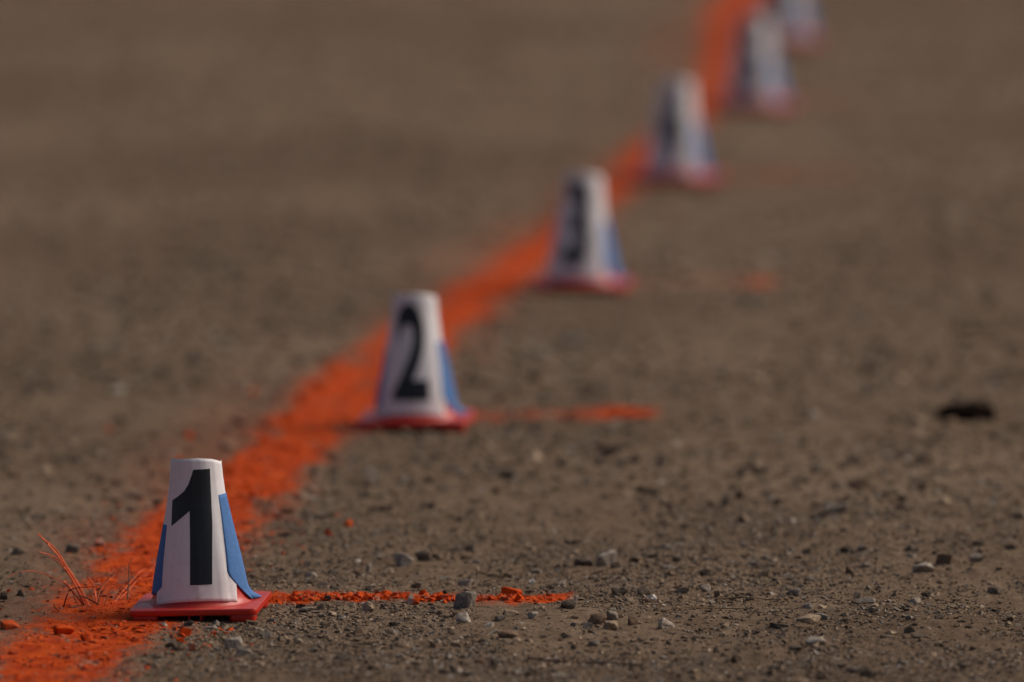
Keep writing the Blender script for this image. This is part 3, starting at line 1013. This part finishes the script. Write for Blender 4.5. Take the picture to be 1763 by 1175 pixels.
def make_cone(i):
    px, py, yaw, pyaw, roll, ch = CONES[i]
    cx, cy = CONE_XY[i]
    root = bpy.data.objects.new('numbered_cone', None)
    root.empty_display_size = 0.05
    link(root)
    zg = float(height(cx, cy))
    root.location = (cx, cy, zg + 0.0005)
    root.rotation_euler = (0, math.radians(roll), math.radians(yaw))
    tag(root, CONE_LABEL[i], 'cone', 'numbered cones along the orange line')
    H = 0.0825
    bm = bmesh.new()
    slab(bm, rounded_rect(H, H, 0.010), 0.0080, 0.0162, 0.0016)
    base = part('base_plate', bm, M_RED, root)
    for sx in (-1, 1):
        for sy in (-1, 1):
            bm = bmesh.new()
            slab(bm, rounded_rect(0.0165, 0.0165, 0.006), -0.001, 0.0085, 0.001)
            bmesh.ops.translate(bm, verts=bm.verts, vec=(sx * (H - 0.020), sy * (H - 0.020), 0))
            part('foot', bm, M_RED, base)
    for xr in (-0.006, 0.009):
        bm = bmesh.new()
        box(bm, xr - 0.0014, xr + 0.0014, -H + 0.010, -H + 0.045, 0.0005, 0.0085)
        part('rib', bm, M_RED, base)
    # body shell
    bm = bmesh.new()
    NS = 48
    rings = []
    zs = [0.0155, 0.0185, 0.023, 0.03, 0.05, 0.075, 0.10, 0.125, 0.15, 0.172, 0.190]
    for z in zs:
        rr = rad(z) - 0.0012 + (0.004 if z == 0.0155 else 0.0012 if z == 0.0185 else 0)
        rings.append([bm.verts.new((rr * math.sin(2 * math.pi * k / NS), -rr * math.cos(2 * math.pi * k / NS), z)) for k in range(NS)])
    ti = [bm.verts.new((v.co.x * 0.9, v.co.y * 0.9, 0.1905)) for v in rings[-1]]
    tb = [bm.verts.new((v.co.x * 0.88, v.co.y * 0.88, 0.150)) for v in rings[-1]]
    rings += [ti, tb]
    for a, b in zip(rings[:-1], rings[1:]):
        for k in range(NS):
            bm.faces.new((a[k], a[(k + 1) % NS], b[(k + 1) % NS], b[k]))
    bm.faces.new(tb)
    part('body', bm, M_RED, root)
    # paper sheet wrapped round the front, its straight edges taped down
    dy = math.radians(pyaw - yaw)
    U0, U1 = -0.0665, 0.0545

    def paper(u, v, off=0.0):
        uu = U0 + (U1 - U0) * u
        ph0 = uu / 0.060
        zb = 0.0165 + 0.0075 * max(0.0, math.cos(ph0 * 1.35)) 
        zt = 0.2045 + 0.001 * float(np.interp(uu * 1000, [-49, -30, -12, 4, 22, 36, 39, 54], [-3.0, -1.6, -0.9, 0.0, -2.4, -6.0, -7.5, -7.5]))
        zt -= 0.012 * min(1.0, max(0.0, -uu - 0.042) / 0.012)
        z = zb + (zt - zb) * v
        return surf(uu / rad(z) + dy, z, 0.0006 + off, i + 1)

    sign = grid_part('paper_sign', 60, 40, paper, M_PAPER, root, 0.00025)
    bm = numeral_mesh(ch)
    for v in bm.verts:
        x, z = v.co.x, v.co.y
        p = surf(math.asin(max(-0.97, min(0.97, x / rad(z)))) + dy, z, 0.0009, i + 1) if ch == '1' else None
        if p is None:
            phi = math.asin(max(-0.97, min(0.97, x / rad(z))))
            phi = 0.5 * phi + 0.5 * x / 0.046
            p = surf(phi + dy - (0.0, 0.0, 0.03, 0.0, 0.0, 0.0)[i], z, 0.0009, i + 1)
        v.co = p
    me = bpy.data.meshes.new('numeral')
    bm.normal_update()
    bm.to_mesh(me)
    bm.free()
    me.materials.append(M_INK)
    me.polygons.foreach_set('use_smooth', np.ones(len(me.polygons), dtype=bool))
    o = link(bpy.data.objects.new('numeral', me), sign)
    o['label'] = 'black printed numeral'

    # tape on the right, its tail stuck out over the base plate
    def tape_r(u, v):
        z = 0.0185 + ((0.1555, 0.130, 0.120, 0.120, 0.120, 0.120)[i] - 0.0185) * v
        if v > 0.28:
            inner = math.radians(41 + 9 * (v - 0.28) / 0.72 + (0 if i == 0 else 8))
        else:
            q = (0.28 - v) / 0.28
            inner = math.radians(41 + (0 if i == 0 else 8) + (40 if i == 0 else 34) * q ** 1.3)
        outer = math.radians(122 - 6 * v)
        phi = inner + (outer - inner) * u + dy * 0.9
        flare = 0.0
        if v < 0.16:
            flare = (0.002 + 0.013 * min(1.0, max(0.0, u - 0.15) * 3)) * ((0.16 - v) / 0.16) ** 2.6
            z -= 0.0008 * ((0.16 - v) / 0.16)
        p = surf(phi, max(z, 0.0180), 0.0010 + flare, i + 1)
        return p

    tp_ = grid_part('tape', 20, 24, tape_r, M_TAPE, root, 0.0003)
    tp_['label'] = 'bright blue tape strip on the sunlit side'

    def tape_l(u, v):
        z = 0.030 + (0.118 - 0.030) * v
        inner = math.radians(-(51 + 10 * v))
        if v < 0.12:
            inner -= math.radians(14) * (0.12 - v) / 0.12
            z -= 0.008 * u * (0.12 - v) / 0.12
        outer = math.radians(-118)
        return surf(outer + (inner - outer) * (1 - u) + dy * 0.9, z, 0.0010, i + 1)

    if i < 2:
        tl_ = grid_part('tape', 16, 16, tape_l, M_TAPE, root, 0.0003)
        # the grid runs the other way round: keep its outer side outward
        tl_.data.flip_normals()
        tl_['label'] = 'blue tape strip on the shaded side'
    return root


for i in range(len(CONES)):
    make_cone(i)

# ------------------------------------------------------------------ the black disc at the right
x, y = ground_at(1665, 724)
root = bpy.data.objects.new('black_disc', None)
link(root)
root.location = (x, y, float(height(x, y)))
root.rotation_euler = (math.radians(4), math.radians(-2), 0.4)
tag(root, 'small flat black disc lying alone on the dirt at right', 'disc')
bm = bmesh.new()
pts = [(0.046 * math.cos(a) * (1 + 0.04 * math.sin(3 * a)), 0.040 * math.sin(a)) for a in np.linspace(0, 2 * math.pi, 40, endpoint=False)]
slab(bm, pts, -0.001, 0.014, 0.004)
body = part('disc_body', bm, M_BLACK, root)
bm = bmesh.new()
pts = [(0.041 * math.cos(a), 0.035 * math.sin(a)) for a in np.linspace(0, 2 * math.pi, 32, endpoint=False)]
slab(bm, pts, 0.013, 0.0172, 0.0018)
part('raised_middle', bm, M_BLACK, root)


# ------------------------------------------------------------------ grass tuft and straws
def tube(name, pts, r0, r1, mat, parent=None, sides=5, sub=4):
    # Catmull-Rom through the points
    P = [Vector(p) for p in pts]
    Q = []
    ext = [P[0] * 2 - P[1]] + P + [P[-1] * 2 - P[-2]]
    for k in range(1, len(ext) - 2):
        p0, p1, p2, p3 = ext[k - 1:k + 3]
        for s in range(sub):
            t = s / sub
            Q.append(0.5 * ((2 * p1) + (p2 - p0) * t + (2 * p0 - 5 * p1 + 4 * p2 - p3) * t * t + (3 * p1 - p0 - 3 * p2 + p3) * t ** 3))
    Q.append(P[-1])
    bm = bmesh.new()
    rings = []
    for k, q in enumerate(Q):
        d = (Q[min(k + 1, len(Q) - 1)] - Q[max(k - 1, 0)]).normalized()
        a = d.orthogonal().normalized()
        b = d.cross(a)
        r = r0 + (r1 - r0) * k / (len(Q) - 1)
        rings.append([bm.verts.new(q + (a * math.cos(2 * math.pi * s / sides) + b * math.sin(2 * math.pi * s / sides) * 0.6) * r) for s in range(sides)])
    for A, B in zip(rings[:-1], rings[1:]):
        for s in range(sides):
            bm.faces.new((A[s], A[(s + 1) % sides], B[(s + 1) % sides], B[s]))
    bm.faces.new(rings[0][::-1])
    bm.faces.new(rings[-1])
    return part(name, bm, mat, parent)


gx0, gy0 = ground_at(152, 1040)
gz0 = float(height(gx0, gy0))
tuft = link(bpy.data.objects.new('grass_tuft', None))
tuft.location = (gx0, gy0, gz0)
tag(tuft, 'dry grass tuft sprayed orange beside the nearest cone', 'grass tuft')


def zoomp(zx, zy):
    return zx / 3.617, 850 + zy / 3.617


BL = [  # points root -> tip in the enlarged crop, depth change at tip (m), radius (mm), material
    ([(552, 672), (485, 565), (425, 470), (335, 355), (238, 250)], 0.05, 1.7, M_STRAW_O),
    ([(560, 680), (490, 570), (405, 440), (345, 345), (262, 278)], -0.04, 1.3, M_STRAW_O),
    ([(545, 676), (465, 548), (395, 420), (330, 330), (285, 295)], 0.09, 1.2, M_STRAW_O),
    ([(535, 664), (440, 520), (380, 430), (330, 390), (243, 362)], -0.07, 1.1, M_STRAW_O),
    ([(525, 660), (450, 540), (370, 440), (300, 395), (250, 400)], 0.10, 0.9, M_STRAW_F),
    ([(530, 655), (420, 575), (310, 515), (200, 482), (110, 495), (42, 522)], -0.08, 1.0, M_STRAW_F),
    ([(500, 640), (440, 590), (400, 555), (410, 545)], 0.05, 1.6, M_STRAW_O),
    ([(604, 650), (590, 600), (570, 555), (545, 515)], 0.03, 1.4, M_STRAW_O),
    ([(590, 665), (630, 590), (680, 540), (722, 500)], 0.10, 1.0, M_STRAW_F),
    ([(395, 660), (430, 610), (500, 585), (610, 582)], -0.06, 1.0, M_STRAW_D),
    ([(600, 660), (660, 580), (720, 568), (780, 595), (835, 648)], 0.05, 0.8, M_STRAW_F),
    ([(640, 655), (700, 585), (740, 590), (765, 630)], 0.03, 0.8, M_STRAW_F),
    ([(640, 690), (560, 660), (500, 640), (430, 650)], -0.05, 1.0, M_STRAW_D),
    ([(470, 700), (400, 745), (350, 720), (335, 690)], -0.10, 0.8, M_STRAW_B),
    ([(610, 640), (615, 600), (650, 560), (690, 515)], 0.10, 0.8, M_STRAW_D),
    ([(660, 690), (740, 640), (860, 560), (985, 425)], 0.30, 1.2, M_STRAW_O),
    ([(700, 690), (800, 600), (880, 520), (975, 470)], 0.35, 1.1, M_STRAW_O),
    ([(690, 660), (780, 590), (860, 500), (905, 465)], 0.28, 1.0, M_STRAW_O),
]
tuft_inv = Matrix.Translation(-Vector((gx0, gy0, gz0)))
for pts, dd, r, mat in BL:
    n = len(pts)
    P = []
    for k, (zx, zy) in enumerate(pts):
        p = at_depth(*zoomp(zx, zy), gy0 + dd * k / (n - 1))
        P.append(tuft_inv @ p)
    P[0].z = min(P[0].z, -0.002)
    tube('blade', P, r / 1000 * 1.35, r / 1000 * 0.6, mat, tuft)

x, y = ground_at(220, 1031)
z = float(height(x, y))
stalk = tube('dry_stalk', [at_depth(*zoomp(zx, zy), y + 0.01 * k) for k, (zx, zy) in enumerate([(794, 665), (798, 600), (803, 520), (803, 455), (812, 425), (832, 400)])],
             0.0013, 0.0006, M_STRAW_D)
stalk.location.z += 0
tag(stalk, 'single dark upright stalk between the grass tuft and cone', 'stalk')


def lying(name, pp, r, mat, label):
    P = []
    for (px, py) in pp:
        x, y = ground_at(px, py)
        P.append(Vector((x, y, float(height(x, y)) + r * 1.5 + 0.0015)))
    o = tube(name, P, r, r * 0.7, mat)
    tag(o, label, 'straw')


lying('straw', [(1236, 1033), (1262, 1032), (1292, 1033.5), (1320, 1033), (1346, 1034)], 0.0013, M_STRAW_B, 'upper brown straw lying on sharp grit left of the slab pair')
lying('straw', [(1139, 1056), (1174, 1051), (1215, 1049), (1250, 1048), (1290, 1048)], 0.0013, M_STRAW_B, 'lower brown straw lying just below the upper one')
lying('straw', [(908, 1139), (940, 1141), (971, 1143), (1010, 1143), (1058, 1145), (1107, 1149)], 0.0018, M_STRAW_D, 'long dark stick lying near the bottom edge')
lying('straw', [(820, 983), (845, 986), (872, 990)], 0.0016, M_STRAW_B, 'short brown twig lying behind the fully orange stone')
